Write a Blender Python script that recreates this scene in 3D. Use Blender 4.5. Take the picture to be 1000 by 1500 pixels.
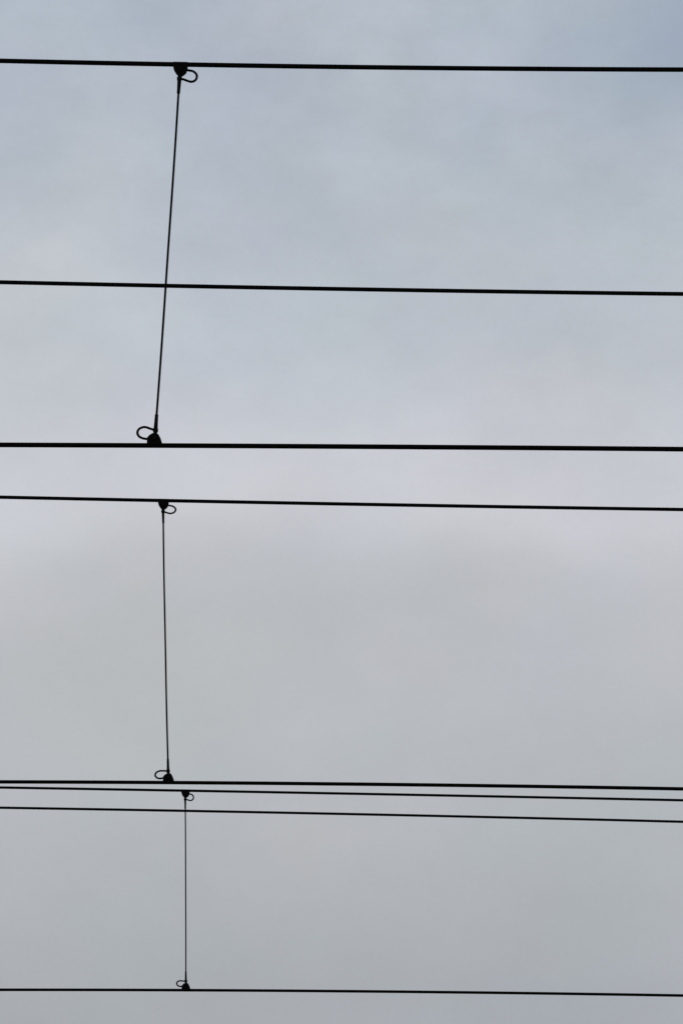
import bpy, bmesh, math
from mathutils import Vector, Matrix

scene = bpy.context.scene
for o in list(bpy.data.objects):
    bpy.data.objects.remove(o, do_unlink=True)
COL = scene.collection
R = math.radians

# ------------------------------------------------------------------ camera
# standing beside three electrified tracks, long lens tilted up at the wires
PX_FOCAL = 5200.0 / 1500.0                    # focal length as a share of the picture height
cam_data = bpy.data.cameras.new('camera')
cam_data.sensor_fit = 'VERTICAL'
cam_data.sensor_height = 24.0
cam_data.lens = 24.0 * PX_FOCAL
cam_data.clip_start = 0.1
cam_data.clip_end = 5000.0
cam = bpy.data.objects.new('camera', cam_data)
COL.objects.link(cam)
cam.matrix_world = (Matrix.Translation((0, 0, 1.7)) @ Matrix.Rotation(R(90 + 19), 4, 'X')
                    @ Matrix.Rotation(R(0.465), 4, 'Z'))
scene.camera = cam

# ------------------------------------------------------------------ sky
SUN_EL, SUN_AZ = R(48), R(-25)                # behind the wires, a little to the left, veiled by cloud
world = bpy.data.worlds.new('World')
scene.world = world
world.use_nodes = True
nt = world.node_tree
nt.nodes.clear()


def nd(tp, **kw):
    n = nt.nodes.new(tp)
    for k, v in kw.items():
        setattr(n, k, v)
    return n


def lk(a, b):
    nt.links.new(a, b)


def val(sock, x):
    if hasattr(x, 'is_linked') or isinstance(x, bpy.types.NodeSocket):
        lk(x, sock)
    else:
        sock.default_value = x


def mth(op, a, b=0.0, c=None, clamp=False):
    n = nd('ShaderNodeMath', operation=op, use_clamp=clamp)
    val(n.inputs[0], a)
    val(n.inputs[1], b)
    if c is not None:
        val(n.inputs[2], c)
    return n.outputs[0]


def lin(c):
    out = []
    for v in c:
        v = v / 255.0
        out.append(v / 12.92 if v <= 0.04045 else ((v + 0.055) / 1.055) ** 2.4)
    return out


sky = nd('ShaderNodeTexSky', sky_type='NISHITA')
sky.sun_disc = False
sky.sun_elevation = SUN_EL
sky.sun_rotation = SUN_AZ
tc = nd('ShaderNodeTexCoord')
DIR = tc.outputs['Generated']
sep = nd('ShaderNodeSeparateXYZ')
lk(DIR, sep.inputs[0])
elev = mth('MULTIPLY', mth('ARCSINE', sep.outputs[2]), 180 / math.pi)     # degrees above the horizon


def noise(scale, offset, stretch=(1, 1, 1), detail=3.0, rough=0.5):
    mp = nd('ShaderNodeMapping')
    mp.inputs['Location'].default_value = offset
    mp.inputs['Scale'].default_value = stretch
    lk(DIR, mp.inputs['Vector'])
    n = nd('ShaderNodeTexNoise')
    n.inputs['Scale'].default_value = scale
    n.inputs['Detail'].default_value = detail
    n.inputs['Roughness'].default_value = rough
    lk(mp.outputs[0], n.inputs['Vector'])
    return mth('SUBTRACT', n.outputs['Fac'], 0.5)


# layered overcast: the layers of cloud run level, their edges drift up and down
bands = noise(7.0, (7.161, 0.72, 7.534), (1, 1, 2.2))
elev_w = mth('ADD', elev, mth('MULTIPLY', bands, 5.0))
ramp = nd('ShaderNodeValToRGB')
cr = ramp.color_ramp
cr.interpolation = 'B_SPLINE'
STOPS = [(0, (160, 164, 170)), (10.8, (168, 172, 178)), (14.2, (179, 183, 187)), (16.2, (184, 187, 191)),
         (17.9, (189, 191, 196)), (19.4, (207, 208, 214)), (21.2, (195, 199, 207)), (23.4, (185, 192, 200)),
         (25.0, (180, 188, 198)), (27.2, (178, 187, 198)), (45, (178, 188, 199)), (90, (178, 188, 199))]
while len(cr.elements) < len(STOPS):
    cr.elements.new(0.5)
for e, (deg, c) in zip(cr.elements, STOPS):
    e.position = deg / 90.0
for e, (deg, c) in zip(cr.elements, STOPS):
    e.color = (*lin(c), 1)
lk(mth('DIVIDE', elev_w, 90.0), ramp.inputs['Fac'])

# soft billows: large ones, then small wisps
big = noise(11.0, (7.047, 0.57, 9.751), (1, 1, 1.5), 4.0, 0.5)
wisp = noise(34.0, (0.2, 7.7, 3.3), (1, 1, 1.3), 6.0, 0.62)
streak = noise(70.0, (3.1, 5.5, 0.4), (1, 1, 1.9), 6.0, 0.65)
fine = noise(900.0, (0.0, 0.0, 0.0), (1, 1, 1), 2.0, 0.6)
# the higher layers are more broken than the even bank below
wisp_amt = mth('ADD', 0.06, mth('MULTIPLY', mth('MULTIPLY', mth('SUBTRACT', elev, 18.0), 1 / 8.0, clamp=True), 0.14))
gain = mth('ADD', 1.0, mth('ADD', mth('MULTIPLY', big, 0.16),
                           mth('ADD', mth('MULTIPLY', mth('ADD', wisp, mth('MULTIPLY', streak, 0.8)), wisp_amt), mth('MULTIPLY', fine, 0.05))))
cloud = nd('ShaderNodeVectorMath', operation='SCALE')
lk(ramp.outputs['Color'], cloud.inputs[0])
lk(mth('MULTIPLY', gain, 10.0), cloud.inputs['Scale'])      # the background strength is 0.1

# faint warm/cool drift in the cloud
hue = noise(16.0, (3.635, 2.97, 6.767), (1, 1, 1.4), 2.0, 0.5)
tint = nd('ShaderNodeCombineXYZ')
lk(mth('ADD', 1.0, mth('MULTIPLY', hue, 0.10)), tint.inputs[0])
tint.inputs[1].default_value = 1.0
lk(mth('ADD', 1.0, mth('MULTIPLY', noise(13.0, (2.263, 2.915, 9.725)), 0.09)), tint.inputs[2])
tinted = nd('ShaderNodeVectorMath', operation='MULTIPLY')
lk(cloud.outputs[0], tinted.inputs[0])
lk(tint.outputs[0], tinted.inputs[1])

# the cloud thins in places high up and the blue behind it shows through a little
thin = noise(9.0, (9.505, 0.767, 4.13), (1, 1, 1.4), 3.0, 0.5)
thin_f = mth('MULTIPLY', mth('MULTIPLY', mth('ADD', thin, 0.11), 4.0, clamp=True),
             mth('MULTIPLY', mth('SUBTRACT', elev, 20.0), 1 / 8.0, clamp=True), clamp=True)
mix = nd('ShaderNodeMix', data_type='RGBA')
lk(mth('MULTIPLY', thin_f, 0.6), mix.inputs['Factor'])
lk(tinted.outputs[0], mix.inputs['A'])
dim = nd('ShaderNodeVectorMath', operation='SCALE')
dim.inputs['Scale'].default_value = 0.65
lk(sky.outputs[0], dim.inputs[0])
lk(dim.outputs[0], mix.inputs['B'])
bg = nd('ShaderNodeBackground')
bg.inputs['Strength'].default_value = 0.1
lk(mix.outputs['Result'], bg.inputs['Color'])
wo = nd('ShaderNodeOutputWorld')
lk(bg.outputs[0], wo.inputs[0])

# ------------------------------------------------------------------ veiled sun
sd = bpy.data.lights.new('sun', 'SUN')
sd.energy = 0.6
sd.angle = R(20)
sd.color = (1.0, 0.97, 0.93)
sun = bpy.data.objects.new('sun', sd)
COL.objects.link(sun)
to_sun = Vector((math.sin(-SUN_AZ) * -math.cos(SUN_EL), math.cos(SUN_AZ) * math.cos(SUN_EL), math.sin(SUN_EL)))
sun.rotation_euler = to_sun.to_track_quat('Z', 'Y').to_euler()

scene.view_settings.view_transform = 'Standard'
scene.view_settings.look = 'None'
scene.view_settings.exposure = 0.0
scene.view_settings.gamma = 1.0


# ------------------------------------------------------------------ materials
def metal(name, c1, c2, scale, rough):
    m = bpy.data.materials.new(name)
    m.use_nodes = True
    t = m.node_tree
    b = t.nodes['Principled BSDF']
    co = t.nodes.new('ShaderNodeTexCoord')
    n = t.nodes.new('ShaderNodeTexNoise')
    n.inputs['Scale'].default_value = scale
    n.inputs['Detail'].default_value = 5
    t.links.new(co.outputs['Object'], n.inputs['Vector'])
    r = t.nodes.new('ShaderNodeValToRGB')
    r.color_ramp.elements[0].position = 0.35
    r.color_ramp.elements[1].position = 0.68
    r.color_ramp.elements[0].color = (*c1, 1)
    r.color_ramp.elements[1].color = (*c2, 1)
    t.links.new(n.outputs['Fac'], r.inputs['Fac'])
    t.links.new(r.outputs['Color'], b.inputs['Base Color'])
    bp = t.nodes.new('ShaderNodeBump')
    bp.inputs['Strength'].default_value = 0.3
    bp.inputs['Distance'].default_value = 0.0006
    t.links.new(n.outputs['Fac'], bp.inputs['Height'])
    t.links.new(bp.outputs['Normal'], b.inputs['Normal'])
    b.inputs['Roughness'].default_value = rough
    b.inputs['Specular IOR Level'].default_value = 0.04
    return m


M_COPPER = metal('sooty_copper', (0.006, 0.0055, 0.005), (0.011, 0.009, 0.007), 160, 0.95)
M_CABLE = metal('weathered_stranded_cable', (0.006, 0.006, 0.006), (0.010, 0.010, 0.0095), 200, 0.95)
M_BRONZE = metal('blackened_bronze', (0.006, 0.0055, 0.005), (0.012, 0.010, 0.008), 260, 0.9)
M_STEEL = metal('dark_steel', (0.006, 0.006, 0.0065), (0.012, 0.012, 0.012), 300, 0.85)

m = bpy.data.materials.new('track_ballast')
m.use_nodes = True
t = m.node_tree
vo = t.nodes.new('ShaderNodeTexVoronoi')
vo.inputs['Scale'].default_value = 22
co = t.nodes.new('ShaderNodeTexCoord')
t.links.new(co.outputs['Object'], vo.inputs['Vector'])
r = t.nodes.new('ShaderNodeValToRGB')
r.color_ramp.elements[0].color = (0.05, 0.045, 0.04, 1)
r.color_ramp.elements[1].color = (0.16, 0.145, 0.13, 1)
t.links.new(vo.outputs['Color'], r.inputs['Fac'])
t.links.new(r.outputs['Color'], t.nodes['Principled BSDF'].inputs['Base Color'])
t.nodes['Principled BSDF'].inputs['Roughness'].default_value = 0.95
M_GROUND = m


# ------------------------------------------------------------------ helpers
def obj(name, bm, mat, parent=None, smooth=True):
    me = bpy.data.meshes.new(name)
    bmesh.ops.recalc_face_normals(bm, faces=bm.faces)
    bm.to_mesh(me)
    bm.free()
    me.materials.append(mat)
    if smooth:
        for p in me.polygons:
            p.use_smooth = True
    o = bpy.data.objects.new(name, me)
    COL.objects.link(o)
    o.parent = parent
    return o


def tag(o, label, cat, group=None):
    o['label'] = label
    o['category'] = cat
    if group:
        o['group'] = group


def sweep(bm, pts, section):
    """Skin rings section(k) -> [(a, b)] along pts; a lies across in the plane of the path, b along Y."""
    rings = []
    n = len(pts)
    for k, p in enumerate(pts):
        q0, q1 = pts[max(k - 1, 0)], pts[min(k + 1, n - 1)]
        tan = (Vector(q1) - Vector(q0)).normalized()
        side = Vector((0, 1, 0))
        up = tan.cross(side).normalized() * -1
        side = up.cross(tan).normalized()
        rings.append([bm.verts.new(Vector(p) + up * a + side * b) for a, b in section(k)])
    m_ = len(rings[0])
    for r0, r1 in zip(rings, rings[1:]):
        for i in range(m_):
            j = (i + 1) % m_
            bm.faces.new((r0[i], r0[j], r1[j], r1[i]))
    bm.faces.new(rings[0])
    bm.faces.new(list(reversed(rings[-1])))


def spline(pts, n=8):
    """Catmull-Rom through the given points."""
    P = [Vector(p) for p in pts]
    P = [P[0] * 2 - P[1]] + P + [P[-1] * 2 - P[-2]]
    out = []
    for i in range(1, len(P) - 2):
        a, b, c, d = P[i - 1:i + 3]
        for k in range(n):
            u = k / n
            out.append(0.5 * (2 * b + (c - a) * u + (2 * a - 5 * b + 4 * c - d) * u * u
                              + (3 * b - a - 3 * c + d) * u ** 3))
    out.append(P[-2])
    return out


def ring(rad, n=12, phase=0.0):
    return [(rad * math.cos(2 * math.pi * i / n + phase), rad * math.sin(2 * math.pi * i / n + phase))
            for i in range(n)]


# ------------------------------------------------------------------ ground
bm = bmesh.new()
S = 2500
bm.faces.new([bm.verts.new(v) for v in ((-S, -S, 0), (S, -S, 0), (S, S, 0), (-S, S, 0))])
g = obj('ground', bm, M_GROUND, smooth=False)
g['kind'] = 'structure'

# ------------------------------------------------------------------ overhead wires
# (kind, distance from the camera, height, slope, bow of the stretch between droppers, radius)
HALF, KNEE = 32.0, 2.2


def height(w, x):
    z0, s, c = w['z0'], w['s'], w['c']
    if abs(x) <= KNEE:
        return z0 + s * x + c * x * x
    e = math.copysign(KNEE, x)
    return z0 + s * e + c * e * e + (s + 2 * c * e) * (x - e)


def wire(name, w, label, cat, group, mat):
    xs = []
    x = -HALF
    while x <= HALF + 1e-6:
        xs.append(x)
        x += (0.006 if w['form'] == 'strand' else 0.08) if -2.6 < x < 2.6 else 0.2
    pts = [(x, w['y'], height(w, x)) for x in xs]
    rad = w['r']
    if w['form'] == 'strand':                      # twelve outer strands laid in a helix
        N = 36

        def sec(k):
            x_ = max(-2.6, min(2.6, xs[k]))
            tw = 2 * math.pi * (x_ / 0.21 + 0.15 * math.sin(1.7 * x_))
            dep = 0.022 if abs(xs[k]) < 2.6 else 0.0
            out = []
            for i in range(N):
                a = 2 * math.pi * i / N
                rr = rad * (1 - dep + dep * abs(math.cos(6 * a)))
                out.append((rr * math.cos(a + tw), rr * math.sin(a + tw)))
            return out
    else:                                          # grooved trolley section: clamp grooves in both flanks
        sect = []
        for deg in range(0, 360, 10):
            a = R(deg)
            k_ = 1.0
            if deg in (60, 300):                   # groove bottom; 0 degrees is the top of the wire
                k_ = 0.80
            if 165 <= deg <= 195:                  # worn running face underneath
                k_ = 0.965
            sect.append((rad * k_ * math.cos(a), rad * k_ * math.sin(a)))

        def sec(k):
            return sect
    bm = bmesh.new()
    sweep(bm, pts, sec)
    o = obj(name, bm, mat)
    tag(o, label, cat, group)
    return o


A = dict(y=9.5, z0=6.3634, s=-0.00516, c=0.00554, r=0.0071, form='strand')
B = dict(y=11.2, z0=6.3607, s=-0.00982, c=0.00254, r=0.0072, form='strand')
C = dict(y=9.5, z0=5.1683, s=0.00188, c=-0.00158, r=0.0070, form='groove')
D = dict(y=13.3, z0=6.3133, s=-0.01062, c=0.00135, r=0.0071, form='strand')
E_ = dict(y=13.3, z0=5.1691, s=-0.00220, c=-0.00320, r=0.0070, form='groove')
F = dict(y=17.4, z0=6.1891, s=-0.01088, c=-0.00068, r=0.0066, form='strand')
G = dict(y=18.6, z0=6.3857, s=-0.01283, c=-0.00139, r=0.0069, form='strand')
H = dict(y=17.4, z0=5.1809, s=-0.00023, c=-0.00263, r=0.0070, form='groove')

wire('messenger_wire', A, 'black messenger wire clamped to the top of the strongly leaning dropper', 'wire',
     'messenger wires', M_CABLE)
wire('feeder_wire', B, 'plain black wire crossing the middle of the strongly leaning dropper', 'wire',
     'wires without clamps', M_CABLE)
wire('contact_wire', C, 'thick black contact wire clamped to the foot of the strongly leaning dropper', 'wire',
     'contact wires', M_COPPER)
wire('messenger_wire', D, 'black messenger wire clamped to the top of the mid-sized nearly upright dropper', 'wire',
     'messenger wires', M_CABLE)
wire('contact_wire', E_, 'black contact wire clamped to the foot of the mid-sized nearly upright dropper', 'wire',
     'contact wires', M_COPPER)
wire('messenger_wire', F, 'thin black messenger wire clamped to the top of the thinnest, shortest dropper', 'wire',
     'messenger wires', M_CABLE)
wire('feeder_wire', G, 'thin plain black wire crossing the thinnest dropper just below its top clamp', 'wire',
     'wires without clamps', M_CABLE)
wire('contact_wire', H, 'thin black contact wire clamped to the foot of the thinnest, shortest dropper', 'wire',
     'contact wires', M_COPPER)

# ------------------------------------------------------------------ droppers
# clamp outlines in millimetres, u along the wire, v away from it towards the dropper
OUT_TOP = [(-21.5, -4.6), (-20.5, -5.2), (20.5, -5.2), (21.5, -4.6), (21.6, 8), (20.5, 18), (17.5, 26), (12.5, 30.5),
           (6, 36.5), (0, 38.5), (-6, 35.5), (-12.5, 27.5), (-17, 20.5), (-20, 13), (-22, 4)]
OUT_LOW = [(-21.5, 0.5), (21.5, 0.5), (21.3, 7), (19, 14), (16.5, 21), (12, 30), (6, 36), (0, 37.5), (-6.8, 35),
           (-15.5, 28.6), (-20, 24), (-22, 20), (-21.6, 8)]


def clamp(name, parent, org, ang, sv, outline):
    """Two-jaw clamp cast in the shape of a shield; sv = -1 hangs below its wire, +1 stands on it."""
    bm = bmesh.new()
    pts = outline if sv < 0 else outline
    ca, sa = math.cos(ang), math.sin(ang)

    def P(u, v, y):
        u, v = u / 1000, sv * v / 1000
        return (org[0] + u * ca - v * sa, org[1] + y, org[2] + u * sa + v * ca)
    hw = 0.009
    front = [bm.verts.new(P(u, v, -hw)) for u, v in pts]
    back = [bm.verts.new(P(u, v, hw)) for u, v in pts]
    n = len(pts)
    f0 = bm.faces.new(front)
    f1 = bm.faces.new(list(reversed(back)))
    for i in range(n):
        bm.faces.new((front[i], back[i], back[(i + 1) % n], front[(i + 1) % n]))
    eds = list({e for f in (f0, f1) for e in f.edges})
    bmesh.ops.bevel(bm, geom=eds, offset=0.0022, segments=2, profile=0.6, affect='EDGES')
    o = obj(name, bm, M_BRONZE, parent, smooth=False)
    # bolt through both jaws: hexagon head in front, nut behind
    for part, y0, y1, rad in (('bolt_head', -hw - 0.006, -hw + 0.001, 0.0075), ('nut', hw - 0.001, hw + 0.007, 0.0075)):
        b = bmesh.new()
        r0 = [b.verts.new(P(1000 * rad * math.cos(R(60 * i + 12)), 20 + 1000 * rad * math.sin(R(60 * i + 12)), y0))
              for i in range(6)]
        r1 = [b.verts.new(P(1000 * rad * math.cos(R(60 * i + 12)), 20 + 1000 * rad * math.sin(R(60 * i + 12)), y1))
              for i in range(6)]
        b.faces.new(r0)
        b.faces.new(list(reversed(r1)))
        for i in range(6):
            b.faces.new((r0[i], r0[(i + 1) % 6], r1[(i + 1) % 6], r1[i]))
        obj(part, b, M_STEEL, o, smooth=False)
    return P


def dropper(label, wt, wb, xt, xb, rod_r, loop_t, loop_b, wobble, eye_t, eye_b, slim):
    base = Vector((xb, wb['y'], height(wb, xb)))
    root = bpy.data.objects.new('dropper', None)
    COL.objects.link(root)
    root.location = base
    root.empty_display_size = 0.1
    tag(root, label, 'dropper', 'droppers between messenger and contact wires')
    top = Vector((xt, wt['y'], height(wt, xt))) - base
    low = Vector((0, 0, 0))
    slope_t = math.atan((height(wt, xt + .05) - height(wt, xt - .05)) / .1)
    slope_b = math.atan((height(wb, xb + .05) - height(wb, xb - .05)) / .1)
    Pt = clamp('messenger_clamp', root, top, slope_t, -1, OUT_TOP)
    Pb = clamp('contact_clamp', root, low, slope_b, 1, OUT_LOW)
    et, eb = Vector(Pt(eye_t, 46, 0)), Vector(Pb(eye_b, 46, 0))
    ax = (eb - et).normalized()
    a0, b0 = et + ax * 0.047, eb - ax * 0.047
    # the hanging cable, not quite taut
    bm = bmesh.new()
    pts = []
    for k in range(41):
        u = k / 40
        p = (a0 - ax * 0.004).lerp(b0 + ax * 0.004, u)
        p.x += wobble * math.sin(math.pi * u) + 0.25 * wobble * math.sin(3 * math.pi * u)
        pts.append(p)
    sweep(bm, pts, lambda k: ring(rod_r))
    obj('dropper_cable', bm, M_CABLE, root)
    for P, e, d, loop in ((Pt, et, ax, loop_t), (Pb, eb, -ax, loop_b)):
        # eye where the cable turns through the clamp, flowing into the crimped sleeve
        b = bmesh.new()
        prof = [(-0.0105, 0.0035), (-0.008, 0.0052), (-0.003, 0.0077), (0.002, 0.0077), (0.007, 0.0064),
                (0.012, 0.0060), (0.03, 0.0055), (0.041, 0.0052), (0.046, 0.0053), (0.048, 0.0050), (0.0485, 0.0034)]
        sweep(b, [e + d * s_ for s_, _ in prof], lambda k: ring(prof[k][1] * (slim if prof[k][0] > 0.004 else 1), 14))
        obj('crimp_sleeve', b, M_STEEL, root)
        # free tail of the cable bent back to the bolt
        b = bmesh.new()
        path = spline([P(u, v, 0.0) for u, v in loop])
        sweep(b, path, lambda k: ring(0.0036, 10))
        obj('tail_loop', b, M_CABLE, root)
    return root


LOOP_A = [(10, 15), (23.5, 18.6), (37.7, 21.6), (47.6, 30.6), (49.3, 42), (43.9, 52), (33.7, 55.8), (23.5, 53.4),
          (11.2, 48.8), (1, 47)]
LOOP_C = [(-10, 16), (-22, 19.5), (-34, 21.7), (-44.6, 27.5), (-49.5, 38), (-45.6, 49.3), (-34, 55.5), (-24, 55),
          (-12.6, 50.7), (0, 47)]
LOOP_D = [(10, 15), (23, 20), (36, 22.4), (47.5, 30.4), (49.6, 39.6), (43.6, 48.8), (30.6, 53.6), (16.5, 51), (1, 46)]
LOOP_E = [(-10, 16), (-22.4, 17.5), (-34.3, 15.8), (-46, 19.4), (-52, 29), (-47.5, 40), (-34.3, 46.1), (-18.5, 46.5),
          (0, 46.5)]
LOOP_F = [(8, 13), (20.8, 17), (31.5, 19), (40, 28), (41, 39), (35, 48), (25.6, 51), (14.5, 48), (1, 43)]
LOOP_H = [(-9, 15), (-19, 18.4), (-32.4, 19), (-43, 24.7), (-46.7, 33.8), (-42, 42.8), (-30, 47), (-18, 46), (0, 44)]

dropper('longest and thickest black dropper, leaning strongly between its messenger wire and contact wire',
        A, C, -0.4863, -0.5333, 0.0033, LOOP_A, LOOP_C, 0.0012, -1.5, 2.0, 0.97)
dropper('mid-sized nearly upright black dropper, its foot leaning slightly aside, between two wires',
        D, E_, -0.7057, -0.6583, 0.0035, LOOP_D, LOOP_E, -0.0016, 0.5, -2.5, 0.87)
dropper('thinnest and shortest upright black dropper with a plain wire crossing below its top clamp',
        F, H, -0.7748, -0.7498, 0.0033, LOOP_F, LOOP_H, 0.0008, 0.5, -1.5, 0.85)
